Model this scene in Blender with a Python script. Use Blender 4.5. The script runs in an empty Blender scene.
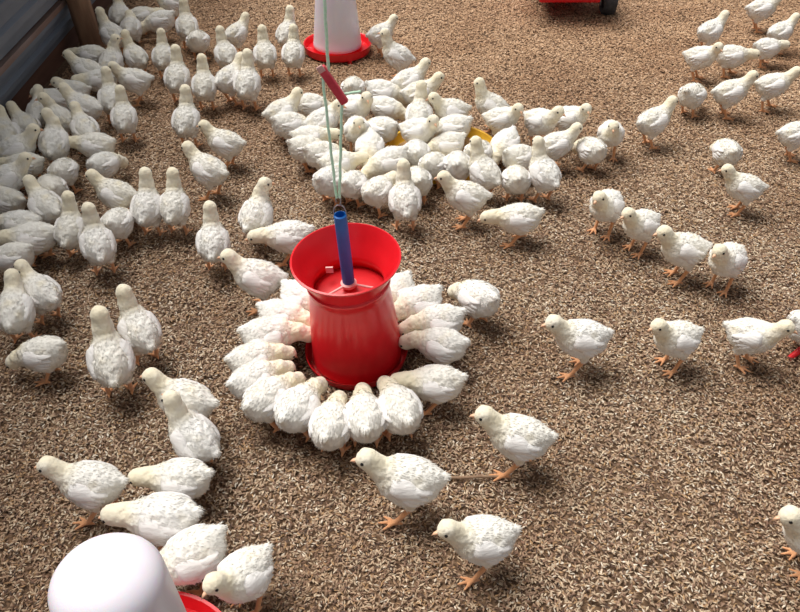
import bpy, math, random
import numpy as np
from mathutils import Vector, Matrix, noise as mnoise

random.seed(7)
RNG = np.random.default_rng(7)
scene = bpy.context.scene
COL = scene.collection

# ------------------------------------------------------------------ camera
FPX, PITCH, CAM_H = 820.0, math.radians(39), 1.333
cam_d = bpy.data.cameras.new('camera')
cam_d.sensor_width = 36.0
cam_d.lens = FPX / 800.0 * 36.0
cam_d.clip_start = 0.02
cam = bpy.data.objects.new('camera', cam_d)
COL.objects.link(cam)
cam.location = (0, 0, CAM_H)
cam.rotation_euler = (math.pi / 2 - PITCH, 0, 0)
scene.camera = cam

def un(u, v, Z=0.0):
    """photo pixel -> point on the horizontal plane at height Z"""
    a = (u - 400) / FPX
    b = (v - 306) / FPX
    dy = math.cos(PITCH) - b * math.sin(PITCH)
    dz = -math.sin(PITCH) - b * math.cos(PITCH)
    t = (Z - CAM_H) / dz
    return a * t, dy * t

# ------------------------------------------------------------------ light
world = bpy.data.worlds.new('overcast_sky')
scene.world = world
world.use_nodes = True
bg = world.node_tree.nodes['Background']
bg.inputs[0].default_value = (0.95, 0.97, 1.0, 1)
bg.inputs[1].default_value = 0.27
sun_d = bpy.data.lights.new('soft_daylight', 'SUN')
sun_d.energy = 4.15
sun_d.angle = math.radians(44)
sun_d.color = (1.0, 0.96, 0.9)
sun = bpy.data.objects.new('soft_daylight', sun_d)
COL.objects.link(sun)
sun.rotation_euler = Vector((0.40, -0.30, -1.0)).to_track_quat('-Z', 'Y').to_euler()
vs = scene.view_settings
vs.view_transform = 'Standard'
vs.look = 'None'
vs.exposure = 0.19
vs.gamma = 1.0
vs.use_curve_mapping = False

# ------------------------------------------------------------------ helpers
def mesh_np(name, V, F, smooth=True):
    me = bpy.data.meshes.new(name)
    me.from_pydata([tuple(v) for v in V], [], [tuple(int(i) for i in f) for f in F])
    if smooth:
        me.polygons.foreach_set('use_smooth', [True] * len(me.polygons))
    me.update()
    return me

def link(name, me, mat=None, parent=None):
    o = bpy.data.objects.new(name, me)
    if mat and me is not None and not me.materials:
        me.materials.append(mat)
    COL.objects.link(o)
    if parent:
        o.parent = parent
    return o

def tag(o, label=None, cat=None, group=None, kind=None):
    if label: o['label'] = label
    if cat: o['category'] = cat
    if group: o['group'] = group
    if kind: o['kind'] = kind
    return o

def empty(name, loc):
    o = bpy.data.objects.new(name, None)
    o.empty_display_size = 0.05
    o.location = loc
    COL.objects.link(o)
    return o

class MB:
    """collects simple shapes into one mesh"""
    def __init__(self):
        self.V, self.F = [], []
    def add(self, V, F):
        n = len(self.V)
        self.V += [tuple(v) for v in V]
        self.F += [tuple(i + n for i in f) for f in F]
        return self
    def box(self, c, s, M=None):
        V = [Vector((sx * s[0] / 2, sy * s[1] / 2, sz * s[2] / 2)) for sx in (-1, 1) for sy in (-1, 1) for sz in (-1, 1)]
        if M is not None: V = [M @ v for v in V]
        V = [v + Vector(c) for v in V]
        return self.add(V, [(0, 1, 3, 2), (4, 6, 7, 5), (0, 4, 5, 1), (2, 3, 7, 6), (0, 2, 6, 4), (1, 5, 7, 3)])
    def lathe(self, prof, n=48, c=(0, 0, 0), closed=False):
        V, F = [], []
        m = len(prof)
        for i in range(n):
            a = 2 * math.pi * i / n
            for r, z in prof:
                V.append((c[0] + r * math.cos(a), c[1] + r * math.sin(a), c[2] + z))
        for i in range(n):
            j = (i + 1) % n
            for k in range(m if closed else m - 1):
                k2 = (k + 1) % m
                F.append((i * m + k, j * m + k, j * m + k2, i * m + k2))
        return self.add(V, F)
    def tube(self, pts, r, n=8, caps=True):
        pts = [Vector(p) for p in pts]
        rr = r if isinstance(r, (list, tuple)) else [r] * len(pts)
        V, F = [], []
        ref = Vector((0.13, 0.97, 0.21))
        for i, p in enumerate(pts):
            t = (pts[min(i + 1, len(pts) - 1)] - pts[max(i - 1, 0)]).normalized()
            a = t.cross(ref)
            if a.length < 1e-3: a = t.cross(Vector((1, 0, 0)))
            a.normalize()
            b = t.cross(a)
            for k in range(n):
                th = 2 * math.pi * k / n
                V.append(p + (a * math.cos(th) + b * math.sin(th)) * rr[i])
        for i in range(len(pts) - 1):
            for k in range(n):
                k2 = (k + 1) % n
                F.append((i * n + k, i * n + k2, (i + 1) * n + k2, (i + 1) * n + k))
        if caps:
            F.append(tuple(range(n - 1, -1, -1)))
            F.append(tuple((len(pts) - 1) * n + k for k in range(n)))
        return self.add(V, F)
    def build(self, name, mat, parent=None, smooth=True, bevel=0.0):
        me = mesh_np(name, self.V, self.F, smooth)
        o = link(name, me, mat, parent)
        if bevel:
            m = o.modifiers.new('bevel', 'BEVEL')
            m.width = bevel
            m.segments = 2
            m.limit_method = 'ANGLE'
        if smooth:
            try:
                me.set_sharp_from_angle(angle=math.radians(40))
            except Exception:
                pass
        return o

# ------------------------------------------------------------------ materials
def material(name, col=(0.8, 0.8, 0.8), rough=0.6, **kw):
    m = bpy.data.materials.new(name)
    m.use_nodes = True
    b = m.node_tree.nodes['Principled BSDF']
    b.inputs['Base Color'].default_value = (*col, 1)
    b.inputs['Roughness'].default_value = rough
    for k, v in kw.items():
        b.inputs[k].default_value = v
    return m, b, m.node_tree

def noisy(name, c1, c2, scale, rough=0.6, bump=0.0, detail=6, coords='Object', stretch=(1, 1, 1), ramp=(0.35, 0.65), **kw):
    m, b, nt = material(name, c1, rough, **kw)
    N, L = nt.nodes, nt.links
    tc = N.new('ShaderNodeTexCoord')
    mp = N.new('ShaderNodeMapping')
    mp.inputs['Scale'].default_value = stretch
    nz = N.new('ShaderNodeTexNoise')
    nz.inputs['Scale'].default_value = scale
    nz.inputs['Detail'].default_value = detail
    cr = N.new('ShaderNodeValToRGB')
    cr.color_ramp.elements[0].position, cr.color_ramp.elements[1].position = ramp
    cr.color_ramp.elements[0].color = (*c1, 1)
    cr.color_ramp.elements[1].color = (*c2, 1)
    L.new(tc.outputs[coords], mp.inputs[0])
    L.new(mp.outputs[0], nz.inputs['Vector'])
    L.new(nz.outputs[0], cr.inputs[0])
    L.new(cr.outputs[0], b.inputs['Base Color'])
    if bump:
        bp = N.new('ShaderNodeBump')
        bp.inputs['Strength'].default_value = bump
        bp.inputs['Distance'].default_value = 0.004
        L.new(nz.outputs[0], bp.inputs['Height'])
        L.new(bp.outputs[0], b.inputs['Normal'])
    return m

M_RED = noisy('red_plastic', (0.82, 0.016, 0.026), (0.74, 0.012, 0.020), 14, rough=0.28)
M_RED_DULL = noisy('red_pan_plastic', (0.62, 0.012, 0.018), (0.52, 0.010, 0.015), 20, rough=0.42)
M_JAR = noisy('white_plastic', (0.86, 0.82, 0.90), (0.82, 0.78, 0.87), 9, rough=0.38, **{'Subsurface Weight': 0.25, 'Subsurface Scale': 0.02})
M_BLUE = noisy('blue_pipe', (0.006, 0.14, 0.50), (0.010, 0.18, 0.58), 30, rough=0.35)
M_ROPE = noisy('green_cord', (0.58, 0.93, 0.66), (0.74, 0.96, 0.79), 160, rough=0.7, bump=0.4)
M_TOGGLE = noisy('toggle_red', (0.62, 0.03, 0.06), (0.72, 0.06, 0.09), 60, rough=0.45)
M_PALE = noisy('pale_plastic', (0.80, 0.50, 0.48), (0.72, 0.38, 0.36), 60, rough=0.5)
M_WIRE = noisy('grey_wire', (0.25, 0.26, 0.28), (0.42, 0.43, 0.45), 80, rough=0.35, Metallic=0.8)
M_YELLOW = noisy('yellow_plastic', (0.78, 0.46, 0.03), (0.66, 0.36, 0.03), 25, rough=0.45)
M_SHEET = noisy('galvanised_sheet', (0.13, 0.15, 0.19), (0.21, 0.23, 0.27), 5, rough=0.55, stretch=(1, 0.35, 3), Metallic=0.25)
M_RUST = noisy('rusty_strip', (0.22, 0.13, 0.10), (0.30, 0.22, 0.20), 9, rough=0.8, stretch=(1, 0.4, 2))
M_PLANK = noisy('brown_board', (0.085, 0.035, 0.022), (0.15, 0.07, 0.045), 12, rough=0.9, bump=0.3, stretch=(1, 0.15, 2))
M_POST = noisy('wooden_post', (0.30, 0.17, 0.10), (0.20, 0.11, 0.065), 14, rough=0.85, bump=0.4, stretch=(3, 3, 0.5))
M_RUBBER = noisy('dark_rubber', (0.025, 0.027, 0.032), (0.05, 0.052, 0.06), 40, rough=0.7)
M_STEEL = noisy('grey_steel', (0.20, 0.22, 0.25), (0.28, 0.30, 0.33), 30, rough=0.5, Metallic=0.5)
M_TWIG = noisy('dry_twig', (0.22, 0.13, 0.08), (0.33, 0.22, 0.14), 60, rough=0.9)
M_FEED = noisy('feed_crumbs', (0.42, 0.26, 0.11), (0.25, 0.14, 0.06), 220, rough=0.95, bump=0.8)

# ------------------------------------------------------------------ floor and litter
def dirt_material():
    m, b, nt = material('packed_litter', (0.2, 0.13, 0.08), 0.95)
    N, L = nt.nodes, nt.links
    g = N.new('ShaderNodeNewGeometry')
    n1 = N.new('ShaderNodeTexNoise'); n1.inputs['Scale'].default_value = 130; n1.inputs['Detail'].default_value = 4
    n2 = N.new('ShaderNodeTexNoise'); n2.inputs['Scale'].default_value = 3.2; n2.inputs['Detail'].default_value = 5
    cr = N.new('ShaderNodeValToRGB')
    cr.color_ramp.elements[0].position = 0.35; cr.color_ramp.elements[0].color = (0.07, 0.038, 0.020, 1)
    cr.color_ramp.elements[1].position = 0.68; cr.color_ramp.elements[1].color = (0.26, 0.16, 0.09, 1)
    mx = N.new('ShaderNodeMix'); mx.data_type = 'RGBA'; mx.blend_type = 'MULTIPLY'; mx.inputs[0].default_value = 0.6
    cr2 = N.new('ShaderNodeValToRGB')
    cr2.color_ramp.elements[0].position = 0.35; cr2.color_ramp.elements[0].color = (0.55, 0.45, 0.38, 1)
    cr2.color_ramp.elements[1].position = 0.6; cr2.color_ramp.elements[1].color = (1, 1, 1, 1)
    bp = N.new('ShaderNodeBump'); bp.inputs['Strength'].default_value = 0.8; bp.inputs['Distance'].default_value = 0.006
    for n in (n1, n2): L.new(g.outputs['Position'], n.inputs['Vector'])
    L.new(n1.outputs[0], cr.inputs[0]); L.new(n2.outputs[0], cr2.inputs[0])
    L.new(cr.outputs[0], mx.inputs[6]); L.new(cr2.outputs[0], mx.inputs[7])
    L.new(mx.outputs[2], b.inputs['Base Color'])
    L.new(n1.outputs[0], bp.inputs['Height']); L.new(bp.outputs[0], b.inputs['Normal'])
    return m

WALL_X = -1.36
floor = MB().box((1.2, 2.5, -0.03), (5.3, 6.6, 0.06)).build('floor', dirt_material(), smooth=False)
tag(floor, 'brown packed litter floor of the chick house', 'floor', kind='structure')

def husk_material():
    m, b, nt = material('rice_husks', (0.4, 0.27, 0.16), 0.75)
    N, L = nt.nodes, nt.links
    at = N.new('ShaderNodeAttribute'); at.attribute_name = 'husk'
    g = N.new('ShaderNodeNewGeometry')
    n2 = N.new('ShaderNodeTexNoise'); n2.inputs['Scale'].default_value = 2.6; n2.inputs['Detail'].default_value = 5
    cr2 = N.new('ShaderNodeValToRGB')
    cr2.color_ramp.elements[0].position = 0.36; cr2.color_ramp.elements[0].color = (0.70, 0.60, 0.52, 1)
    cr2.color_ramp.elements[1].position = 0.60; cr2.color_ramp.elements[1].color = (1, 1, 1, 1)
    mx = N.new('ShaderNodeMix'); mx.data_type = 'RGBA'; mx.blend_type = 'MULTIPLY'; mx.inputs[0].default_value = 0.7
    L.new(g.outputs['Position'], n2.inputs['Vector']); L.new(n2.outputs[0], cr2.inputs[0])
    L.new(at.outputs['Color'], mx.inputs[6]); L.new(cr2.outputs[0], mx.inputs[7])
    L.new(mx.outputs[2], b.inputs['Base Color'])
    return m

def scatter_husks():
    rng = np.random.default_rng(3)
    n0 = 640000
    X = rng.uniform(WALL_X + 0.03, 2.35, n0); Y = rng.uniform(0.55, 4.15, n0)
    keep = np.abs(X) < 0.38 * Y + 0.41 + 0.28                       # the stretch of floor in and around view
    dens = np.clip(1.2 - 0.2 * Y, 0.45, 1.0)
    keep &= rng.uniform(0, 1, n0) < dens
    X, Y = X[keep], Y[keep]
    n = len(X)
    grow = 1.0 / np.sqrt(np.clip(1.2 - 0.2 * Y, 0.45, 1.0))
    L = rng.uniform(0.0068, 0.0112, n) * grow / 2 * 1.15
    W = rng.uniform(0.0025, 0.0038, n) * grow / 2 * 1.1
    H = W * rng.uniform(0.6, 1.1, n)
    yaw = rng.uniform(0, 2 * np.pi, n); tilt = rng.normal(0, 0.30, n)
    undul = 0.006 * (np.sin(X * 9.1 + 2 * np.sin(Y * 5.3)) * np.sin(Y * 8.3 + 1.7 * np.sin(X * 6.1)))
    Z = rng.uniform(0.001, 0.009, n) + np.maximum(undul, 0)
    c, s = np.cos(yaw), np.sin(yaw); ct, st = np.cos(tilt), np.sin(tilt)
    V = np.zeros((n, 5, 3), np.float32)
    for k, (a, w, hh) in enumerate([(-1, 0, 0), (0.1, 1, -0.1), (1, 0, 0), (0.1, -1, -0.1), (0, 0, 1)]):
        lx = a * L; ly = w * W; lz = hh * H
        rx = lx * ct - lz * st * 0.3; rz = lx * st + lz
        V[:, k, 0] = X + rx * c - ly * s
        V[:, k, 1] = Y + rx * s + ly * c
        V[:, k, 2] = Z + rz
    base = (np.arange(n) * 5)[:, None, None]
    F = (base + np.array([[0, 3, 4], [3, 2, 4], [2, 1, 4], [1, 0, 4]])[None]).reshape(-1, 3)
    me = bpy.data.meshes.new('rice_husk_litter')
    me.vertices.add(n * 5); me.vertices.foreach_set('co', V.reshape(-1))
    nf = len(F)
    me.loops.add(nf * 3); me.loops.foreach_set('vertex_index', F.reshape(-1).astype(np.int32))
    me.polygons.add(nf); me.polygons.foreach_set('loop_start', np.arange(0, nf * 3, 3, dtype=np.int32))
    me.update(calc_edges=True)
    pal = np.array([(0.46, 0.33, 0.22), (0.36, 0.235, 0.155), (0.60, 0.48, 0.34), (0.22, 0.125, 0.08), (0.085, 0.048, 0.032), (0.74, 0.66, 0.54), (0.42, 0.26, 0.13)])
    pick = rng.choice(len(pal), n, p=[0.25, 0.22, 0.16, 0.14, 0.08, 0.06, 0.09])
    C = pal[pick] * rng.uniform(0.72, 1.16, (n, 1))
    dust = np.clip((Y - 1.9) / 1.4, 0, 1)[:, None] * 0.62            # finer, dustier, more orange litter at the far end
    C = C * (1 - dust) + (np.array((0.55, 0.325, 0.175)) * (0.55 + 0.45 * C.mean(1, keepdims=True) / 0.33)) * dust
    C4 = np.ones((n, 5, 4), np.float32); C4[:, :, :3] = C[:, None, :]
    at = me.attributes.new('husk', 'FLOAT_COLOR', 'POINT')
    at.data.foreach_set('color', C4.reshape(-1))
    return me

litter = link('rice_husk_litter', scatter_husks(), husk_material())
tag(litter, 'loose brown rice husks spread over the whole floor', 'litter', kind='stuff')

# ------------------------------------------------------------------ the left wall
wall = empty('wall_left', (WALL_X, 1.8, 0))
tag(wall, 'ribbed grey metal sheet wall along the left side', 'wall', kind='structure')
WY0, WY1 = -0.9, 5.2

def ribbed(z0, z1, x, amp, pitch, y0, y1, lean=0.0):
    """a metal sheet with horizontal trapezoid ribs, facing +X, 3 mm thick"""
    prof = []
    z = z0
    while z < z1 - 1e-6:
        for fz, d in ((0.0, 0.0), (0.42, 0.0), (0.55, 1.0), (0.87, 1.0), (1.0, 0.0)):
            zz = z + fz * pitch
            if zz <= z1 and (not prof or zz > prof[-1][1] + 1e-5): prof.append((x + d * amp + lean * (zz - z0), zz))
        z += pitch
    mb = MB()
    m = len(prof)
    V = [(px, yy, pz) for yy in (y0, y1) for px, pz in prof] + [(px - 0.003, yy, pz) for yy in (y0, y1) for px, pz in prof]
    F = []
    for k in range(m - 1):
        F.append((k, m + k, m + k + 1, k + 1))
        F.append((2 * m + k, 2 * m + k + 1, 3 * m + k + 1, 3 * m + k))
    for (a, b) in ((0, m), (m - 1, 2 * m - 1)):
        F.append((a, a + 2 * m, b + 2 * m, b))
    mb.add(V, F)
    return mb

def wall_child(mb, name, mat, smooth=False):
    o = mb.build(name, mat, wall, smooth=smooth)
    o.matrix_parent_inverse = Matrix.Translation(-Vector(wall.location))
    return o

for a, b in ((WY0, 2.15), (2.15, WY1)):
    wall_child(ribbed(0.085, 0.205, WALL_X - 0.004, 0.016, 0.06, a, b - 0.004), 'metal_sheet', M_SHEET)
    wall_child(ribbed(0.236, 0.60, WALL_X + 0.012, 0.018, 0.085, a, b - 0.004), 'metal_sheet', M_SHEET)
    wall_child(ribbed(0.58, 1.32, WALL_X - 0.002, 0.018, 0.085, a, b - 0.004), 'metal_sheet', M_SHEET)
    wall_child(MB().box((WALL_X + 0.002, (a + b) / 2, 0.206), (0.022, b - a - 0.006, 0.022)), 'rusty_strip', M_RUST)
    wall_child(MB().box((WALL_X - 0.03, (a + b) / 2, 0.06), (0.03, b - a - 0.008, 0.12)), 'bottom_board', M_PLANK)
wall_child(MB().box((WALL_X - 0.05, (WY0 + WY1) / 2, 0.65), (0.02, WY1 - WY0, 1.3)), 'backing_board', M_PLANK)

px, py = un(85, 52, 0)
post = MB()
post.tube([(0, 0, 0), (-0.004, 0.004, 0.5), (0.003, 0, 1.1), (-0.006, 0.003, 1.85)], [0.047, 0.045, 0.044, 0.042], n=18)
po = post.build('wooden_post', M_POST)
po.location = (WALL_X + 0.082, py, 0)
po.rotation_euler = (0, math.radians(-4), 0)
tag(po, 'round brown wooden post standing against the metal wall', 'post')

# ------------------------------------------------------------------ red tube feeder
FX, FY = un(355, 358, 0)
fd = empty('hanging_feeder', (FX + 0.007, FY, 0.013))
fd.rotation_euler = (math.radians(5), math.radians(-2.9), 0)
fd.scale = (1, 1, 0.965)
tag(fd, 'red plastic tube feeder with flared hopper hung from green cord', 'feeder')
# outer tube, flare and inner faces in one wall of 3 mm
prof = [(0.1055, 0.012), (0.1042, 0.05), (0.099, 0.12), (0.093, 0.185), (0.0885, 0.222), (0.0885, 0.236), (0.0925, 0.242), (0.0925, 0.250), (0.089, 0.254),
        (0.095, 0.268), (0.104, 0.285), (0.1115, 0.303), (0.1150, 0.309), (0.1185, 0.310), (0.1190, 0.314), (0.1150, 0.3155),
        (0.1105, 0.3085), (0.101, 0.287), (0.090, 0.264), (0.080, 0.246), (0.0775, 0.236), (0.0845, 0.220), (0.090, 0.185), (0.0960, 0.12), (0.1010, 0.05), (0.1025, 0.012)]
MB().lathe(prof, 72, closed=True).build('tube', M_RED, fd)
MB().lathe([(0.0, 0.003), (0.110, 0.003), (0.116, 0.010), (0.119, 0.028), (0.122, 0.030), (0.122, 0.026), (0.118, 0.007), (0.111, 0.0), (0.0, 0.0)], 60).build('pan', M_RED_DULL, fd)
MB().lathe([(0.0, 0.226), (0.03, 0.222), (0.06, 0.216), (0.084, 0.210), (0.084, 0.205), (0.0, 0.205)], 48).build('feed', M_RED_DULL, fd)
spider = MB()
for k in range(3):
    a = math.radians(100 + 120 * k)
    c, s = math.cos(a), math.sin(a)
    spider.tube([(0.010 * c, 0.010 * s, 0.237), (0.045 * c, 0.045 * s, 0.238), (0.0785 * c, 0.0785 * s, 0.240)], 0.0028, n=8)
spider.lathe([(0.0, 0.232), (0.017, 0.232), (0.018, 0.240), (0.013, 0.244), (0.0, 0.244)], 20)
spider.build('spider_bar', M_PALE, fd)
MB().box((-0.043, 0.034, 0.249), (0.016, 0.004, 0.016)).build('clip', M_PALE, fd, smooth=False)
MB().lathe([(0.0105, 0.243), (0.0135, 0.243), (0.0135, 0.432), (0.0105, 0.434), (0.0105, 0.243)], 24).build('pipe', M_BLUE, fd)
hook = MB()
hook.tube([(-0.012, 0, 0.415), (-0.0125, 0, 0.44), (-0.010, 0, 0.452), (-0.004, 0, 0.458), (0.004, 0, 0.458), (0.010, 0, 0.452), (0.0125, 0, 0.44), (0.012, 0, 0.415)], 0.0016, n=6)
hook.tube([(0, 0, 0.456), (0.004, 0, 0.464), (0.005, 0, 0.474), (0, 0, 0.480), (-0.005, 0, 0.474), (-0.004, 0, 0.466)], 0.0016, n=6)
hook.build('wire_hook', M_WIRE, fd)

# cord with its sliding toggle: one hanging line (top-level), the toggle is a part of it
def axis_z(v):
    """height on the feeder's axis seen at photo row v"""
    b = (v - 306) / FPX
    t_ = math.sin(PITCH) + b * math.cos(PITCH)
    r_ = math.cos(PITCH) - b * math.sin(PITCH)
    return CAM_H - FY * t_ / r_
zt, zb = axis_z(70), axis_z(101)
sc_t = FPX / (FY * math.cos(PITCH) + (CAM_H - zt) * math.sin(PITCH))
def xat(u, z): return (u - 400) * (FY * math.cos(PITCH) + (CAM_H - z) * math.sin(PITCH)) / FPX - FX
HK = Matrix.Translation(fd.location) @ fd.rotation_euler.to_matrix().to_4x4() @ Vector((0, 0, 0.476 * 0.965))
zh = HK.z
hx_, hy_ = HK.x - FX, HK.y - FY
cord = empty('feeder_cord', (FX, FY, zh))
tag(cord, 'pale green cord with red toggle holding up the red feeder', 'cord')
def sag(p, q, n=10, w=0.0006):
    P, Q = Vector(p), Vector(q)
    return [P.lerp(Q, i / n) + Vector((w * math.sin(i * 1.9), w * math.cos(i * 2.3), 0)) for i in range(n + 1)]
off = Vector((0, 0, -zh))
xa, xb = xat(325, zt), xat(342, zb)
MB().tube([v + off for v in sag((xa + 0.006, 0.003, zt - 0.004), (xat(322, axis_z(0)) + (xat(322, axis_z(0)) - xa) * 2.0, 0.0, zt + (axis_z(0) - zt) * 3.0), 24, 0.0005)], 0.0030, n=8).build('cord_strand', M_ROPE, cord)
MB().tube([v + off for v in sag((xa - 0.006, 0, zt + 0.002), (hx_ - 0.003, hy_, zh), 14)], 0.0028, n=8).build('cord_strand', M_ROPE, cord)
MB().tube([v + off for v in sag((xb, 0, zb + 0.003), (hx_ + 0.003, hy_, zh), 14)], 0.0028, n=8).build('cord_strand', M_ROPE, cord)
MB().tube([v + off for v in sag((xb + 0.004, 0.004, zb + 0.012), (xb + 0.034, 0.022, zb + 0.009), 5)], 0.0026, n=8).build('cord_end', M_ROPE, cord)
P, Q = Vector((xa - 0.008, 0, zt + 0.006)) + off, Vector((xb + 0.006, 0, zb - 0.004)) + off
d = (Q - P)
rot = Vector((0, 0, 1)).rotation_difference(d.normalized()).to_matrix()
tg = MB().box((P + Q) / 2, (0.016, 0.013, d.length), rot).build('toggle', M_TOGGLE, cord, smooth=False, bevel=0.003)
MB().box(P + d.normalized() * 0.002 + Vector((0, -0.0072, 0)), (0.013, 0.003, 0.013), rot).build('toggle_cap', M_PALE, tg, smooth=False, bevel=0.001)

# ------------------------------------------------------------------ bell drinkers
def drinker(loc, label, jar_h=0.30, rb=0.100, rt=0.074, tray_r=0.138, legs=3, leg0=30, sc=1.0):
    d = empty('chick_drinker', loc)
    tag(d, label, 'drinker', 'white jar drinkers on red trays')
    z0 = 0.034
    jar = [(rb * 0.985, z0), (rb, z0 + 0.003), (rb, z0 + 0.014), (rb * 0.985, z0 + 0.018)]
    hh = jar_h - 0.045
    for k in range(1, 9):
        jar.append((rb * 0.985 + (rt - rb * 0.985) * k / 8, z0 + 0.018 + (hh - 0.018) * k / 8))
    for k in range(1, 9):
        a = math.pi / 2 * k / 8
        jar.append((rt * (0.28 + 0.72 * math.cos(a)) if k < 8 else rt * 0.28, z0 + hh + 0.045 * math.sin(a)))
    jar += [(rt * 0.24, z0 + hh + 0.0465), (0.0, z0 + hh + 0.048)]
    MB().lathe(jar, 64).build('jar', M_JAR, d)
    t = [(0.0, 0.022), (rb * 0.93, 0.022), (rb * 0.95, 0.034), (rb * 0.99, 0.034), (rb * 1.03, 0.020), (tray_r * 0.93, 0.020), (tray_r * 0.985, 0.044), (tray_r * 1.02, 0.046), (tray_r * 1.02, 0.041),
         (tray_r * 0.97, 0.014), (tray_r * 0.9, 0.010), (0.0, 0.010)]
    MB().lathe(t, 64).build('tray', M_RED, d)
    for k in range(legs):
        a = math.radians(leg0 + 360 / legs * k)
        R = Matrix.Rotation(a, 3, 'Z')
        lg = MB()
        q = [R @ Vector(v) for v in ((tray_r * 0.80, 0, 0.014), (tray_r * 0.95, 0, 0.0))]
        lg.box((q[0] + q[1]) / 2 + Vector((0, 0, 0.001)), (0.030, 0.014, 0.026), R)
        lg.build('foot', M_RED, d, smooth=False, bevel=0.002)
    d.scale = (sc,) * 3
    return d

x, y = un(338, 53, 0)
drinker((x, y, 0), 'white jar drinker on red tray beyond the crowded yellow feed tray', leg0=-65)
x, y = un(150, 690, 0)
drinker((x, y, 0), 'large white domed drinker cut off at the lower left corner', leg0=20, jar_h=0.315, rb=0.098, rt=0.080, tray_r=0.150)

# red tray on splayed legs, just entering at the right edge
x, y = un(838, 350, 0)
st = empty('feed_stand', (x, y, 0))
tag(st, 'red legged feed stand just entering at the right edge', 'feeder stand')
MB().lathe([(0.0, 0.062), (0.085, 0.062), (0.095, 0.068), (0.102, 0.088), (0.106, 0.088), (0.100, 0.060), (0.09, 0.055), (0.0, 0.055)], 48).build('tray', M_RED, st)
for a in (195, 232, 330, 90):
    c, s = math.cos(math.radians(a)), math.sin(math.radians(a))
    MB().tube([(0.080 * c, 0.080 * s, 0.060), (0.138 * c, 0.138 * s, 0.004)], [0.009, 0.007], n=10).build('leg', M_RED, st)

# red pushcart at the top edge
x, y = un(602, 17, 0)
ct = empty('pushcart', (x, y, 0))
tag(ct, 'red cart tub with a dark wheel cut off at the top edge', 'cart')
tub = MB()
tz = 0.080
tv = []
for (z, gx0, gx1, gy0, gy1) in ((tz, -0.30, -0.03, -0.05, 0.34), (tz + 0.16, -0.36, 0.00, -0.08, 0.46), (tz + 0.17, -0.37, 0.01, -0.09, 0.47), (tz + 0.165, -0.35, -0.01, -0.07, 0.45), (tz + 0.012, -0.29, -0.04, -0.04, 0.33)):
    tv += [(gx0, gy0, z), (gx1, gy0, z), (gx1, gy1, z), (gx0, gy1, z)]
tf = [(3, 2, 1, 0), (16, 17, 18, 19)]
for r_ in range(4):
    for k in range(4):
        k2 = (k + 1) % 4
        tf.append((r_ * 4 + k, r_ * 4 + k2, r_ * 4 + 4 + k2, r_ * 4 + 4 + k))
tub.add(tv, tf)
tub.build('tub', M_RED, ct, smooth=False, bevel=0.012)
wh = MB()
wheel_c = Vector((0.026, 0.03, 0.062))
RW = Matrix.Rotation(math.radians(90), 3, 'Y')
pr = [(0.030, -0.026), (0.052, -0.030), (0.060, -0.020), (0.062, 0.0), (0.060, 0.020), (0.052, 0.030), (0.030, 0.026)]
tmp = MB().lathe(pr, 36, closed=True)
wh.add([RW @ Vector(v) + wheel_c for v in tmp.V], tmp.F)
wo = wh.build('wheel', M_RUBBER, ct)
tmp = MB().lathe([(0.0, -0.02), (0.031, -0.016), (0.031, 0.016), (0.0, 0.02)], 24)
MB().add([RW @ Vector(v) + wheel_c for v in tmp.V], tmp.F).build('hub', M_STEEL, wo)
for sx in (-0.038, 0.038):
    MB().box(wheel_c + Vector((sx, 0, 0.028)), (0.006, 0.028, 0.085)).build('fork_arm', M_STEEL, ct, smooth=False)
for sx in (-0.27, -0.07):
    MB().tube([(sx, 0.30, tz + 0.01), (sx, 0.33, 0.0)], 0.012, n=10).build('leg', M_STEEL, ct)

# yellow tray under the middle crowd
x, y = un(442, 160, 0)
ty = empty('feed_tray', (x, y, 0.008))
tag(ty, 'round yellow feed tray under the crowd of chicks behind the feeder', 'tray')
MB().lathe([(0.0, 0.006), (0.165, 0.006), (0.172, 0.012), (0.180, 0.034), (0.187, 0.035), (0.187, 0.030), (0.178, 0.004), (0.168, 0.0), (0.0, 0.0)], 64).build('pan', M_YELLOW, ty)
MB().lathe([(0.0, 0.013), (0.09, 0.012), (0.150, 0.009), (0.163, 0.0065)], 40).build('feed', M_FEED, ty)

# twig
x, y = un(470, 478, 0.012)
tw = MB().tube([(-0.062, 0.002, 0.006), (-0.02, -0.002, 0.009), (0.02, 0.001, 0.009), (0.066, 0.004, 0.006)], [0.0026, 0.0032, 0.003, 0.0022], n=7).build('twig', M_TWIG)
tw.location = (x, y, 0.006)
tag(tw, 'thin dry twig lying on the husks between two standing chicks', 'twig')
# ------------------------------------------------------------------ chicks
def nrm(v): return v / (np.linalg.norm(v, axis=-1, keepdims=True) + 1e-12)

def sd_cap(P, a, b, ra, rb):
    a, b = np.asarray(a, float), np.asarray(b, float)
    ab = b - a
    t = np.clip(((P - a) @ ab) / (ab @ ab), 0, 1)
    return np.linalg.norm(P - a - t[..., None] * ab, axis=-1) - (ra + (rb - ra) * t)

def sd_ell(P, c, r, pitch=0.0):
    Q = P - np.asarray(c, float)
    cp, sp = math.cos(pitch), math.sin(pitch)
    x = Q[..., 0] * cp + Q[..., 2] * sp
    z = -Q[..., 0] * sp + Q[..., 2] * cp
    q = np.stack([x / r[0], Q[..., 1] / r[1], z / r[2]], -1)
    k0 = np.linalg.norm(q, axis=-1)
    k1 = np.linalg.norm(q / np.asarray(r), axis=-1) + 1e-9
    return k0 * (k0 - 1) / k1

def smin(a, b, k):
    h = np.maximum(k - np.abs(a - b), 0) / k
    return np.minimum(a, b) - h * h * k * 0.25

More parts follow.
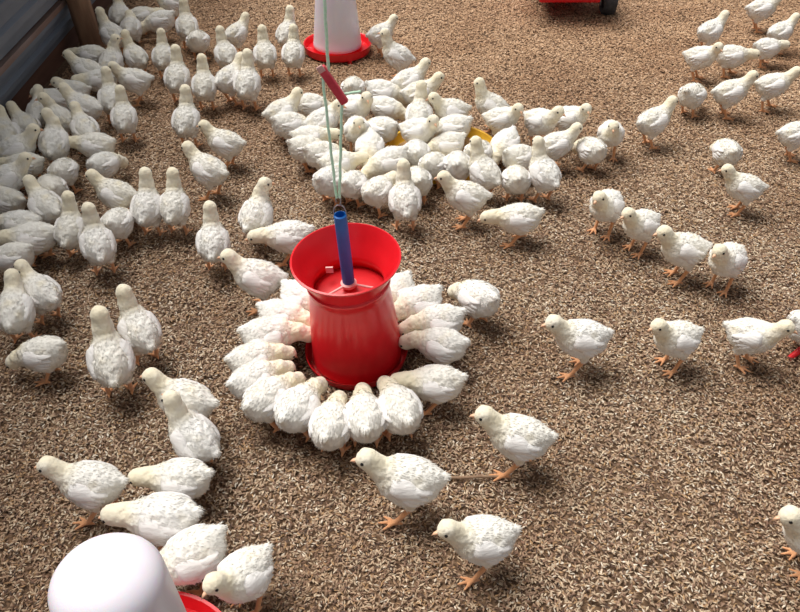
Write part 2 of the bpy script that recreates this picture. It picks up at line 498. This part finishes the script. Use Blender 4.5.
def surface_nets(F, org, h):
    S = F < 0
    nx, ny, nz = F.shape
    acc = np.zeros((nx - 1, ny - 1, nz - 1, 3)); cnt = np.zeros((nx - 1, ny - 1, nz - 1))
    sl = lambda o, n: slice(o, n - 1 + o)
    C = [(i, j, k) for i in (0, 1) for j in (0, 1) for k in (0, 1)]
    for a in C:
        for ax in range(3):
            if a[ax]: continue
            b = list(a); b[ax] = 1
            fa = F[sl(a[0], nx), sl(a[1], ny), sl(a[2], nz)]
            fb = F[sl(b[0], nx), sl(b[1], ny), sl(b[2], nz)]
            m = (fa < 0) != (fb < 0)
            t = np.where(m, fa / np.where(m, fa - fb, 1), 0)
            for c in range(3):
                acc[..., c] += np.where(m, a[c] + (t if c == ax else 0), 0)
            cnt += m
    act = cnt > 0
    idx = -np.ones(act.shape, int)
    ii = np.argwhere(act)
    idx[act] = np.arange(len(ii))
    V = (ii + acc[act] / cnt[act][:, None]) * h + np.asarray(org)
    quads = []
    for ax in range(3):
        u, v = (ax + 1) % 3, (ax + 2) % 3
        lo = [slice(None)] * 3; hi = [slice(None)] * 3
        lo[ax] = slice(0, -1); hi[ax] = slice(1, None)
        A, B = S[tuple(lo)], S[tuple(hi)]
        e = np.argwhere(A != B)
        e = e[(e[:, u] > 0) & (e[:, v] > 0) & (e[:, u] < F.shape[u] - 1) & (e[:, v] < F.shape[v] - 1)]
        def cell(du, dv):
            q = e.copy(); q[:, u] -= du; q[:, v] -= dv
            return idx[q[:, 0], q[:, 1], q[:, 2]]
        q4 = np.stack([cell(1, 1), cell(0, 1), cell(0, 0), cell(1, 0)], 1)
        flip = ~A[e[:, 0], e[:, 1], e[:, 2]]
        q4[flip] = q4[flip][:, ::-1]
        quads.append(q4)
    return V, np.concatenate(quads)

# pose: torso height, torso pitch, neck points (x, z), head centre (x, z), head pitch, head turn (deg), leg style
POSES = {
    'up':  dict(bz=0.100, tp=24, neck=[(.034, 0.125), (.044, 0.158)], head=(.052, 0.188), hp=0, turn=0, legs='stand'),
    'upl': dict(bz=0.100, tp=22, neck=[(.034, 0.124), (.044, 0.154)], head=(.052, 0.182), hp=-4, turn=55, legs='stand'),
    'upr': dict(bz=0.100, tp=22, neck=[(.034, 0.124), (.044, 0.154)], head=(.052, 0.182), hp=-4, turn=-55, legs='stand'),
    'st':  dict(bz=0.100, tp=12, neck=[(.038, 0.118), (.056, 0.140)], head=(.070, 0.160), hp=-8, turn=0, legs='stand'),
    'stl': dict(bz=0.100, tp=12, neck=[(.038, 0.118), (.054, 0.138)], head=(.064, 0.156), hp=-10, turn=50, legs='stand'),
    'str': dict(bz=0.100, tp=12, neck=[(.038, 0.118), (.054, 0.138)], head=(.064, 0.156), hp=-10, turn=-50, legs='stand'),
    'wk':  dict(bz=0.101, tp=10, neck=[(.040, 0.118), (.060, 0.138)], head=(.076, 0.156), hp=-8, turn=0, legs='walk'),
    'low': dict(bz=0.084, tp=-2, neck=[(.046, 0.088), (.074, 0.092)], head=(.096, 0.090), hp=-18, turn=0, legs='walk'),
    'pk':  dict(bz=0.085, tp=-14, neck=[(.046, 0.079), (.070, 0.067)], head=(.088, 0.051), hp=-50, turn=0, legs='stand'),
    'pkl': dict(bz=0.085, tp=-12, neck=[(.046, 0.079), (.068, 0.067)], head=(.082, 0.055), hp=-45, turn=40, legs='stand'),
    'fd':  dict(bz=0.087, tp=-3, neck=[(.042, 0.092), (.072, 0.090)], head=(.096, 0.076), hp=-38, turn=0, legs='stand'),
    'hd':  dict(bz=.070, tp=6, neck=[(.036, .092), (.046, .104)], head=(.058, .116), hp=-12, turn=15, legs='squat'),
}

M_DOWN, bD, ntD = material('chick_down', (0.85, 0.83, 0.78), 0.9)
at = ntD.nodes.new('ShaderNodeAttribute'); at.attribute_name = 'tint'
nz = ntD.nodes.new('ShaderNodeTexNoise'); nz.inputs['Scale'].default_value = 220; nz.inputs['Detail'].default_value = 3
tcn = ntD.nodes.new('ShaderNodeTexCoord')
bpn = ntD.nodes.new('ShaderNodeBump'); bpn.inputs['Strength'].default_value = 0.35; bpn.inputs['Distance'].default_value = 0.003
ntD.links.new(tcn.outputs['Object'], nz.inputs['Vector'])
ntD.links.new(nz.outputs[0], bpn.inputs['Height'])
ntD.links.new(bpn.outputs[0], bD.inputs['Normal'])
oi = ntD.nodes.new('ShaderNodeObjectInfo')
mt = ntD.nodes.new('ShaderNodeMath'); mt.operation = 'MULTIPLY'; mt.inputs[1].default_value = 0.45
mxd = ntD.nodes.new('ShaderNodeMix'); mxd.data_type = 'RGBA'; mxd.blend_type = 'MULTIPLY'
mxd.inputs[7].default_value = (0.97, 0.93, 0.82, 1)
ntD.links.new(oi.outputs['Random'], mt.inputs[0])
ntD.links.new(mt.outputs[0], mxd.inputs[0])
ntD.links.new(at.outputs['Color'], mxd.inputs[6])
ntD.links.new(mxd.outputs[2], bD.inputs['Base Color'])
bD.inputs['Sheen Weight'].default_value = 0.25
bD.inputs['Sheen Roughness'].default_value = 0.6
M_WING = noisy('wing_feathers', (0.87, 0.86, 0.84), (0.79, 0.75, 0.73), 90, rough=0.8, bump=0.5, stretch=(0.5, 1, 2), ramp=(0.3, 0.75))
M_BEAK = noisy('beak_horn', (0.80, 0.50, 0.32), (0.74, 0.42, 0.26), 300, rough=0.45)
M_EYE, _b, _n = material('eye_dark', (0.012, 0.010, 0.010), 0.12)

WHITE = np.array((0.86, 0.845, 0.81)); CREAM = np.array((0.86, 0.755, 0.50)); SKIN = np.array((0.74, 0.36, 0.17))

def build_pose(name, ps, seed):
    rng = np.random.default_rng(seed)
    bz, tp = ps['bz'], math.radians(ps['tp'])
    T = np.array((0.0, 0, bz))
    def tl(x, y, z):
        return T + np.array((x * math.cos(tp) - z * math.sin(tp), y, x * math.sin(tp) + z * math.cos(tp)))
    nk = [np.array((a, 0, b)) for a, b in ps['neck']]
    tr = math.radians(ps['turn'])
    hx, hz = ps['head']
    bend = hx - nk[1][0]
    head = np.array((nk[1][0] + bend * math.cos(tr), (bend + 0.008) * math.sin(tr), hz))
    hp = math.radians(ps['hp'])
    fw = np.array((math.cos(hp) * math.cos(tr), math.cos(hp) * math.sin(tr), math.sin(hp)))
    lat = np.array((-math.sin(tr), math.cos(tr), 0))
    upv = np.cross(fw, lat)
    # leg joints
    legs = []
    for sgn, stp in ((1, 1), (-1, -1)):
        yy = 0.023 * sgn
        dx = {'stand': 0.004 * stp, 'walk': 0.022 * stp, 'squat': 0.0}[ps['legs']]
        hip = tl(0.000, 0.024 * sgn, -0.018)
        hock = np.array((-0.016 + dx * 0.6, yy, 0.050 if ps['legs'] != 'squat' else 0.022))
        foot = np.array((0.004 + dx, yy * 1.05, 0.0065))
        legs.append((hip, hock, foot))
    def feather_sd(P, parts=False):
        d = sd_ell(P, tl(0, 0, 0), (.047, .0405, .043), tp)
        d = smin(d, sd_ell(P, tl(.020, 0, -.004), (.033, .035, .037), tp), .02)
        d = smin(d, sd_ell(P, tl(-.022, 0, -.001), (.033, .035, .035), tp), .02)
        d = smin(d, sd_cap(P, tl(-.040, 0, .012), tl(-.060, 0, .020), .018, .009), .016)
        for hip, hock, foot in legs:
            d = smin(d, sd_cap(P, hip, hip + (hock - hip) * .94, .0200, .0082), .012)
        body = d
        n = sd_cap(P, nk[0], nk[1], .0265, .0190)
        n = smin(n, sd_cap(P, nk[1], head, .0190, .0165), .012)
        hd = sd_ell(P @ np.eye(3), head, (.0182, .0160, .0172), 0.0)
        hd = smin(hd, sd_cap(P, head, head + fw * .011 - upv * .002, .0145, .0088), .008)
        n2 = smin(n, hd, .01)
        if parts: return body, n, hd
        return smin(body, n2, .022)
    def leg_sd(P):
        d = None
        for hip, hock, foot in legs:
            q = sd_cap(P, hip + (hock - hip) * .7, hock, .0062, .0056)
            q = smin(q, sd_cap(P, hock, foot, .0054, .0047), .003)
            for a, l in ((0, .031), (34, .026), (-34, .026), (178, .013)):
                ca, sa = math.cos(math.radians(a)), math.sin(math.radians(a))
                tip = foot + np.array((ca * l, sa * l, -0.0025))
                mid = foot + np.array((ca * l * .5, sa * l * .5, -0.0005))
                q = smin(q, sd_cap(P, foot, mid, .0037, .0032), .002)
                q = smin(q, sd_cap(P, mid, tip, .0032, .0020), .002)
            d = q if d is None else np.minimum(d, q)
        return d
    h = 0.0021
    lo = np.array((-0.100, -0.066, -0.003)); hi = np.array((max(hx, .075) + 0.045, 0.066, max(hz + 0.034, bz + 0.06)))
    n = np.ceil((hi - lo) / h).astype(int) + 1
    ax = [lo[i] + np.arange(n[i]) * h for i in range(3)]
    P = np.stack(np.meshgrid(*ax, indexing='ij'), -1)
    fs, ls = feather_sd(P), leg_sd(P)
    V, Q = surface_nets(smin(fs, ls, .003), lo, h)
    # tint
    body, nn, hd = feather_sd(V, True)
    lsv = leg_sd(V); fsv = feather_sd(V)
    isleg = np.clip(((fsv - lsv) / .002) * .5 + .5, 0, 1)
    yel = np.clip((np.minimum(body, .02) - np.minimum(nn, hd)) / .034 + .32, 0, 1)
    pat = np.array([mnoise.noise(Vector(v * 38) + Vector((seed, 0, 0))) for v in V])
    yel = np.clip(yel * (0.72 + .5 * pat), 0, 0.62)
    yel = np.maximum(yel, np.clip(pat - .15, 0, 1) * .6)
    tint = WHITE * (1 - yel[:, None]) + CREAM * yel[:, None]
    tint = tint * (1 - isleg[:, None]) + SKIN * isleg[:, None]
    # normals from the field
    e = 0.0012
    G = np.stack([smin(feather_sd(V + d_), leg_sd(V + d_), .003) - smin(feather_sd(V - d_), leg_sd(V - d_), .003) for d_ in np.eye(3) * e], -1)
    Nn = nrm(G)
    # fluffy relief on the down
    rel = np.array([mnoise.noise(Vector(v * 75) + Vector((0, seed, 3))) + .6 * mnoise.noise(Vector(v * 170)) for v in V])
    ff = 1 - isleg
    hdist = np.clip(np.linalg.norm(V - head, axis=1) / .04, .35, 1)
    V = V + Nn * (rel * .0022 * ff * hdist)[:, None]
    # normals of the displaced surface
    a, b, c, d_ = (V[Q[:, i]] for i in range(4))
    fn = np.cross(c - a, d_ - b)
    VN = np.zeros_like(V)
    for i in range(4): np.add.at(VN, Q[:, i], fn)
    VN = nrm(VN)
    # short tufts of down lying backwards
    cand = np.where(isleg < .05)[0]
    w = np.where(np.linalg.norm(V[cand] - head, axis=1) < .03, .45, 1.0)
    pick = rng.choice(cand, 2600, replace=False, p=w / w.sum())
    p, nv = V[pick], VN[pick]
    back = np.array((-1.0, 0, -.35)) + rng.normal(0, .35, (len(pick), 3))
    tan = nrm(back - (back * nv).sum(1)[:, None] * nv)
    side = np.cross(nv, tan)
    near_head = np.clip((np.linalg.norm(p - head, axis=1) - .02) / .03, .45, 1)[:, None]
    ln = rng.uniform(.005, .0105, (len(pick), 1)) * near_head
    wd = rng.uniform(.0011, .0020, (len(pick), 1)) * near_head ** .5
    lift = rng.uniform(.06, .30, (len(pick), 1))
    b0 = p - nv * .0006 - side * wd; b1 = p - nv * .0006 + side * wd
    tip = p + tan * ln + nv * ln * lift
    m0 = len(V)
    TV = np.concatenate([b0, b1, tip]); k = len(pick)
    TF = [(m0 + k + i, m0 + i, m0 + 2 * k + i) for i in range(k)]
    allV = np.concatenate([V, TV]); allN = np.concatenate([VN, nv, nv, nv])
    tt = np.clip(tint[pick] * rng.uniform(.95, 1.06, (k, 1)), 0, .92)
    allC = np.concatenate([tint, tt, tt, tt])
    me = mesh_np('chick_' + name, allV, list(Q) + TF)
    at = me.attributes.new('tint', 'FLOAT_COLOR', 'POINT')
    at.data.foreach_set('color', np.concatenate([allC, np.ones((len(allC), 1))], 1).astype(np.float32).reshape(-1))
    me.normals_split_custom_set_from_vertices([tuple(x) for x in allN])
    me.materials.append(M_DOWN)
    # beak: upper and lower mandible
    bk = MB()
    B0 = head + fw * .0172 - upv * .002
    def bp(f, l, u): return Vector(B0 + fw * f + lat * l + upv * u)
    for (u0, u1, tipf, tipu, wv) in ((.0056, -.0002, .0175, -.0042, .0054), (.0, -.0042, .0125, -.0034, .0046)):
        ring = [bp(0, math.cos(t_) * wv, (u0 + u1) / 2 + math.sin(t_) * (u0 - u1) / 2) for t_ in np.linspace(0, 2 * math.pi, 9)[:-1]]
        ring2 = [bp(tipf * .55, math.cos(t_) * wv * .62, (u0 + u1) / 2 * .75 + tipu * .3 + math.sin(t_) * (u0 - u1) / 2 * .7) for t_ in np.linspace(0, 2 * math.pi, 9)[:-1]]
        vv = ring + ring2 + [bp(tipf, 0, tipu), bp(-.006, 0, 0)]
        ff_ = [(i, 8 + i, 8 + (i + 1) % 8, (i + 1) % 8) for i in range(8)] + [(8 + i, 16, 8 + (i + 1) % 8) for i in range(8)] + [(i, (i + 1) % 8, 17) for i in range(8)]
        bk.add(vv, ff_)
    beak = mesh_np('beak', bk.V, bk.F); beak.materials.append(M_BEAK)
    eyes = []
    for sgn in (1, -1):
        # find the skin of the head on that side
        o0 = head + fw * .0075 + upv * .0045
        ray = np.array([o0 + lat * sgn * t_ for t_ in np.linspace(.005, .024, 60)])
        val = feather_sd(ray)
        kk = int(np.argmax(val > 0)) if (val > 0).any() else 59
        c = ray[kk] - lat * sgn * .0012
        m_ = MB()
        rr = .0036
        mm = MB().lathe([(0.0, -rr), (rr * .7, -rr * .7), (rr, 0), (rr * .7, rr * .7), (0.0, rr)], 10)
        m_.add([np.array(v) + c for v in mm.V], mm.F)
        em = mesh_np('eye', m_.V, m_.F); em.materials.append(M_EYE); eyes.append(em)
    # wings: layered feather blades lying on the flank
    wings = []
    for sgn in (1, -1):
        wm = MB()
        def flank(x, z):
            ys = np.linspace(.066, 0, 67)
            val = feather_sd(np.stack([np.full(67, x), sgn * ys, np.full(67, z)], -1))
            return float(ys[int(np.argmax(val < 0))]) if (val < 0).any() else None
        # (length along, start offset, width, lift) for covert shell and five flight feathers
        blades = [(.054, .036, .0205, .0075, -4, .010)] + [(.058 - .005 * i, .018 - .001 * i, .0085, .0058 - .0005 * i, -6 - 8 * i, .014 - .006 * i) for i in range(4)]
        for (ln_, x0, wv, lf, ang, z0) in blades:
            ca, sa = math.cos(math.radians(ang)), math.sin(math.radians(ang))
            NS, NT = 9, 5
            top, last = [], .036
            for i in range(NS):
                s_ = i / (NS - 1)
                wprof = wv * (math.sin(math.pi * min(1, (s_ * .80 + .18))) ** .7) * (1 if s_ < .98 else .4)
                for j in range(NT):
                    t_ = -1 + 2 * j / (NT - 1)
                    lx, lz = x0 - s_ * ln_ * ca + t_ * wprof * sa * 0.4, z0 + s_ * ln_ * sa * -1 * -1 + t_ * wprof
                    q = tl(lx, 0, lz + .004)
                    yv = flank(q[0], q[2])
                    if yv is None: yv = last * .92
                    last = yv
                    top.append((q[0], sgn * (yv + lf * (1 - .75 * t_ * t_) * (1 if 0 < i else .2) + .0003), q[2]))
            bot = [(v[0], v[1] - sgn * .0035, v[2]) for v in top]
            nV = len(top)
            fs_ = []
            for i in range(NS - 1):
                for j in range(NT - 1):
                    A_ = i * NT + j
                    f_ = (A_, A_ + 1, A_ + NT + 1, A_ + NT)
                    f_ = f_ if sgn > 0 else f_[::-1]
                    fs_.append(f_); fs_.append(tuple(nV + q_ for q_ in f_[::-1]))
            rim = [j for j in range(NT)] + [i * NT + NT - 1 for i in range(1, NS)] + [(NS - 1) * NT + j for j in range(NT - 2, -1, -1)] + [i * NT for i in range(NS - 2, 0, -1)]
            for a_, b_ in zip(rim, rim[1:] + rim[:1]):
                f_ = (a_, a_ + nV, b_ + nV, b_)
                fs_.append(f_ if sgn > 0 else f_[::-1])
            wm.add(top + bot, fs_)
        wme = mesh_np('wing', wm.V, wm.F); wme.materials.append(M_WING); wings.append(wme)
    return dict(body=me, parts=[('beak', beak), ('eye', eyes[0]), ('eye', eyes[1]), ('wing', wings[0]), ('wing', wings[1])], bz=bz)

BUILT = {k: build_pose(k, v, 11 + i) for i, (k, v) in enumerate(POSES.items())}

# u, v = where the middle of the trunk shows in the photo; yaw 0 = facing right, 90 = away, 180 = left, 270 = towards us
CHICKS = """
172 3 185 st | chick cut off by the top edge, right of the dark wall corner
187 27 98 up | chick with raised neck near top edge, half hidden by the chick before it
198 41 80 pk | chick with lowered head just in front of a raised-neck chick near the top
163 57 95 up | upright chick seen from behind, nearest the orange litter beside the post crowd
177 78 90 up | upright chick seen from behind, left of the row below the top drinker
186 121 92 up | lone upright chick seen from behind, above the chick looking left
204 86 98 up | upright chick between two others, standing on bare litter left of the drinker
135 80 188 st | cream-headed chick in profile facing left on the right fringe of the post crowd
136 57 140 up | pale chick with yellowish neck, right of the wooden post, facing away left
111 62 75 upr | chick with a high turned head in the middle of the post crowd
93 56 175 low | dusky chick at the foot of the wooden post, head towards the wall
113 35 150 up | dusky chick just right of the wooden post, neck stretched to the wall
131 29 100 hd | dusky chick tucked behind the neck-stretching chick right of the post
140 16 20 low | dusky chick leaning to the right along the far end of the wall
121 15 100 up | farthest dusky chick beside the wall, only its raised head clear
161 21 185 pk | pale chick pecking to the left, alone above the post crowd
87 72 165 st | dark shaded chick with a brownish head below the wooden post
96 82 183 low | whitish chick lying low in front of the dark chick below the post
79 90 180 hd | shaded chick hunched in the dark between wall and crowd
57 98 205 hd | darkest hunched chick under the lower edge of the metal sheet
85 107 163 st | long pale chick facing the wall, two places below the wooden post
111 99 108 up | raised cream head chick just behind the bright white one at the crowd's edge
124 118 105 up | bright white chick at the upper crowd's outer edge, seen from behind
40 113 100 st | shaded chick close to the wall with its round head showing over others
27 126 140 st | grey shaded chick against the wall, second from the left picture edge
63 121 150 upl | chick with a cream head peeping over its neighbours' backs near the wall
54 143 95 upl | yellow-necked upright chick in the thick of the left wall crowd
83 130 125 st | small round-headed chick behind the chick lying left at crowd's edge
97 144 178 low | cream-headed white chick stretched left at the edge of the wall crowd
7 139 120 st | dark chick at left picture edge closest to the wall
15 148 15 st | chick with a dark eye facing right near the left picture edge
26 163 180 low | smooth grey-white chick facing the left edge, head bowed
7 181 20 st | shaded chick with pink beak pointing right at the left edge
8 198 170 hd | greyish hunched chick half out of the left picture edge
61 173 85 pk | round white chick with lowered head among the left wall crowd
103 165 60 pk | plump chick bowing away at the outer edge of the left crowd
50 191 120 pk | bowed round chick behind the tall upright one in the left crowd
117 194 170 st | white chick in profile facing left, alone beside the two upright ones
40 208 135 st | chick with a deep yellow neck facing the wall on the left
32 219 175 low | cream-headed chick reaching to the left edge above two bowed ones
39 237 185 low | chick with folded wing feathers showing, head bent to the left
14 257 180 pk | broad white back cut by the left edge, middle height of picture
66 231 92 up | slim upright chick just left of the foremost one in the left crowd
98 245 108 up | upright white chick standing foremost in the left crowd, seen from behind
117 223 80 pk | chick with its head out of sight just behind the foremost upright one
147 208 92 up | left one of two upright chicks standing side by side
174 207 93 up | right one of two upright chicks standing side by side
42 293 145 st | chick bending over another at the left edge, cream head bowed
14 312 95 st | chick seen from behind at left edge under the bending cream head
44 353 182 pk | single chick pecking to the left, left of the leaning pair
111 361 110 up 1.05| nearer of the leaning pair of chicks, seen from behind
140 331 130 up 1.03| farther of the leaning pair of chicks, looking away left
187 401 165 st 1.02| cream-necked chick facing left above the scurrying group
195 438 145 up | chick scurrying away left with its back raised, second of the scurrying group
93 484 175 wk 1.06| large chick in sharp profile facing left, ahead of the scurrying group
183 479 180 low 1.02| chick darting left with its head low behind the sharp profile chick
166 518 182 low 1.06| chick darting left with its head low just above the domed drinker
194 554 205 pk 1.05| chick bowed beside the domed drinker's red tray
245 574 232 st 0.96| chick with dark eye standing right of the domed drinker's red tray
288 649 10 pk | sliver of white back at the bottom edge right of the red tray
236 34 50 st | chick looking right over its shoulder, above the upright row near the top
226 55 115 up | chick with head turned away left, in front of the one looking right
229 79 50 st | chick half hidden behind the tall upright chick left of the drinker
247 84 86 up 1.03| tallest upright chick on bare litter, left below the top drinker
265 55 98 up | upright chick seen from behind between the tall one and the drinker pair
287 34 75 up | rear one of the pair at the drinker's left side
293 54 90 up | front one of the pair at the drinker's left side
226 143 165 st | chick facing left between the lone upright one and the feeder
209 170 150 st | white chick with a cream head bending left, on open litter
281 112 30 st | chick standing outside the left end of the tray crowd, dark eye clear
379 34 30 st | chick with raised head at the right side of the top drinker
398 56 165 up | chick facing the drinker, in front of the one at its right side
311 105 5 pk | smooth white back next to the outermost chick on the tray crowd's left
294 126 25 pk | hunched chick below the outermost one, left end of the tray crowd
317 121 25 str | chick with its cream head behind the green cord, left part of tray crowd
309 137 8 low | chick whose yellow face pokes between the two cord strands
306 149 20 pk | white back low at the tray crowd's left edge, above the overlapped ones
322 155 25 pk | chick back crossed by the left cord strand, left of the tray
338 163 15 low | chick lying across below the cord strands with head to the right
328 179 60 pk | chick with orange legs showing, lower left corner of the tray crowd
352 184 65 pk | chick directly behind the two cord strands above the blue pipe
377 191 55 low | chick with clear legs, its back just above the red hopper rim
405 201 92 up 1.05| big chick seen from behind with long neck, front of the tray crowd
422 179 95 pk | chick bowed just behind the big long-necked one at the crowd's front
353 88 80 pk | round white rump farthest back, behind the red toggle
354 107 330 str | chick looking sideways to the right below the red toggle
360 129 275 st | chick facing the camera with beak down, right of the cord strands
373 149 265 pk | round bowed back beside the chick that faces the camera
394 158 200 pk | small pale back wedged between the round bowed one and the middle
387 131 145 pk | smooth egg-shaped back just left of the face in the crowd's middle
386 108 345 pk | arched chick with shaded belly behind the smooth egg-shaped back
383 92 0 pk | white back at the crowd's far edge, left of the leaning far ones
408 81 20 st | farthest chick of the tray crowd, head raised at the back edge
419 93 8 st | long white chick facing right at the back edge, eye clear
419 116 80 up | chick with stretched neck in the centre of the tray crowd
412 135 340 str | chick turning its face right in the crowd's very middle
452 111 192 st | chick with yellow face turned left, right half of the tray crowd
454 127 172 pk | broad white back with tail to the right above the yellow rim
445 143 190 pk | rounded bowed back just below the broad one, right half of crowd
414 151 95 pk | white back pointing away, below the chick turning its face right
431 166 60 pk | curved back right behind the chick facing left at crowd's front
454 165 90 pk | round rump seen squarely, just above the chick facing left in front
480 172 130 up | chick with raised pale head above the yellow tray's front rim
485 153 60 pk | round white rump between the raised pale head and the arched one
498 143 240 pk | arched white chick bowing towards the tray's right side
501 119 350 str | bright white chick looking right at the crowd's right shoulder
492 106 175 up | chick facing left with raised head behind the crowd's right shoulder
540 121 315 st | chick bowing towards the camera, alone behind the right-hand group
569 118 330 str | chick looking aside to the right, behind the group at the crowd's right end
555 145 10 st | chick facing right with cream head, middle of the right-hand group
592 150 115 pk | plump chick at the right end of the group, seen from behind
611 133 255 st | chick facing the camera behind the plump one at the right end
516 178 95 pk | white rump left of the yellow-necked chick at the crowd's front right
545 174 122 up | yellow-necked chick looking left at the crowd's front right corner
520 158 30 pk | back partly hidden behind the yellow-necked chick at front right
467 196 170 st 1.03| chick in profile facing left before the yellow tray's front rim
520 218 184 low | white chick pecking left, alone in front of the right-hand group
256 216 70 upr | upright chick looking right, upper left of the red hopper
213 243 100 up | upright chick seen from behind, standing left of the profile one near feeder
259 277 175 st 1.05| large chick in profile facing left, left of the red hopper
290 236 182 low | chick with lowered head touching the hopper's left rim in view
299 299 F fd | chick feeding behind the red feeder's upper left side
281 317 F fd | second chick feeding on the feeder's left side, counted from the back
261 339 F fd | third chick feeding on the feeder's left side, counted from the back
247 361 F fd | fourth chick feeding on the feeder's left side, counted from the back
246 382 F fd | fifth chick feeding on the feeder's left side, outermost of the ring
262 402 F fd | sixth chick feeding on the feeder's left side, counted from the back
290 413 F fd | chick feeding at the feeder's lower left, next to the front pair
330 432 F fd 1.03| left chick of the two feeding head-on at the feeder's front
366 424 F fd | right chick of the two feeding head-on at the feeder's front
401 416 F fd | chick feeding at the feeder's lower right, cream head up close
438 383 180 low | dark-eyed chick reaching left across the feeder's right front
450 346 F fd | chick feeding on the feeder's right side, second from the front
446 319 F fd | chick feeding on the feeder's right side, third from the front
421 302 F fd | chick feeding at the feeder's right rear, last but one
399 293 F fd | chick feeding farthest back on the feeder's right, against the red tube
479 298 125 pk | bright chick turning away, right of the feeder ring
521 437 176 wk 1.05| chick in profile facing left with a thin twig at its feet
410 480 178 wk 1.06| chick in profile facing left right in front of the feeder ring
485 539 195 wk | nearest lone chick, standing low in the picture's bottom middle
583 338 188 wk | chick facing left alone on open litter, right of the feeder ring
678 338 200 st | chick turned half to the camera, middle of three standing in a row right
751 335 325 st | chick facing right next to the red legged stand
808 326 15 pk | white chick cut by the right edge above the red legs
818 534 180 st | chick whose head only enters the picture at the lower right edge
745 187 172 st | chick in clear profile facing left with folded wing, upper right
727 152 90 pk | round white chick behind the clear profile one, head hidden
607 205 235 st | chick facing the camera at the left end of the right-hand line of four
642 224 215 st | second chick of the right-hand line of four, head bent left
685 249 190 st | third chick of the right-hand line of four, body side-on, facing left
728 259 222 st | fourth chick of the line, face down towards the camera
653 121 25 st | chick with tail up on open litter left of the right-hand runners
692 95 50 pk | small chick turned away, leftmost of the three running right in front
730 92 8 st | middle chick of the three running right in front
772 85 0 wk | rightmost chick of the three running right in front
796 134 0 st | chick cut by the right edge below the three runners
700 57 340 str | small chick standing with spread legs, left end of the second running row
731 56 0 low | chick running right with its head low, middle of the second row
766 48 15 low | chick stretched forward to the right, right part of the second row
710 31 25 st | chick leaning right, alone at the upper left of the runners
761 9 0 st | chick cut off by the top edge, near the upper right corner
780 32 20 st | chick heading for the right edge, behind the stretched one
"""
rnd = random.Random(5)
items = []
for line in CHICKS.strip().splitlines():
    if not line.strip() or line.startswith('#'): continue
    dat, lab = line.split('|')
    w = dat.split()
    u, v, pose = float(w[0]), float(w[1]), w[3]
    sc = rnd.uniform(.88, .98) * (float(w[4]) if len(w) > 4 else 1.0)
    z = BUILT[pose]['bz'] * sc + 0.006
    x, y = un(u, v, z)
    yaw = math.degrees(math.atan2(FY - y, FX + .01 - x)) if w[2] == 'F' else float(w[2]) + rnd.uniform(-5, 5)
    if w[2] == 'F':
        x += .016 * math.cos(math.radians(yaw)); y += .016 * math.sin(math.radians(yaw))
    items.append([x, y, math.radians(yaw), pose, sc, lab.strip()])

FIXED = [(FX, FY - .01, .098), (*un(150, 690), .115), (*un(338, 53), .125), (WALL_X + .082, py, .045)]
# crowding: nudge trunks that would run into each other a little apart
BALLS = {True: ((-.030, .0355), (.0, .0355), (.030, .0355), (.078, .0150)), False: ((-.030, .0355), (.0, .0355), (.030, .0355))}
def nudge(items, rounds=45):
    def balls(I):
        c_, s_ = math.cos(I[2]), math.sin(I[2])
        return [(I[0] + s * I[4] * c_, I[1] + s * I[4] * s_, r * I[4]) for s, r in BALLS[I[3] in ('pk', 'pkl', 'low', 'fd')]]
    pairs = [(i, j) for i in range(len(items)) for j in range(i + 1, len(items)) if math.hypot(items[i][0] - items[j][0], items[i][1] - items[j][1]) < .24]
    for r in range(rounds):
        for i, j in pairs:
            A, B = items[i], items[j]
            if math.hypot(A[0] - B[0], A[1] - B[1]) > .17: continue
            for ax_, ay_, ra in balls(A):
                for bx_, by_, rb in balls(B):
                    dx, dy = bx_ - ax_, by_ - ay_
                    d_ = math.hypot(dx, dy) + 1e-6
                    if d_ < ra + rb:
                        k = (ra + rb - d_) * .12 / d_
                        A[0] -= dx * k; A[1] -= dy * k; B[0] += dx * k; B[1] += dy * k
        for it in items:
            it[0] = max(it[0], WALL_X + .10)
            for ox, oy, orad in FIXED:
                for sa in (-.030, .030, .082):
                    qx, qy = it[0] + sa * math.cos(it[2]) - ox, it[1] + sa * math.sin(it[2]) - oy
                    d_ = math.hypot(qx, qy)
                    need = orad + (.036 if sa < .05 else .006)
                    if d_ < need:
                        it[0] += qx / d_ * (need - d_) * .3; it[1] += qy / d_ * (need - d_) * .3
nudge(items)

for x, y, yaw, pose, sc, lab in items:
    b = BUILT[pose]
    o = bpy.data.objects.new('chick', b['body'])
    COL.objects.link(o)
    o.location = (x, y, 0.006)
    o.rotation_euler = (0, 0, yaw)
    o.scale = (sc,) * 3
    tag(o, lab, 'chick', 'white chicks on the litter')
    for nm, pm in b['parts']:
        c = bpy.data.objects.new(nm, pm)
        COL.objects.link(c)
        c.parent = o
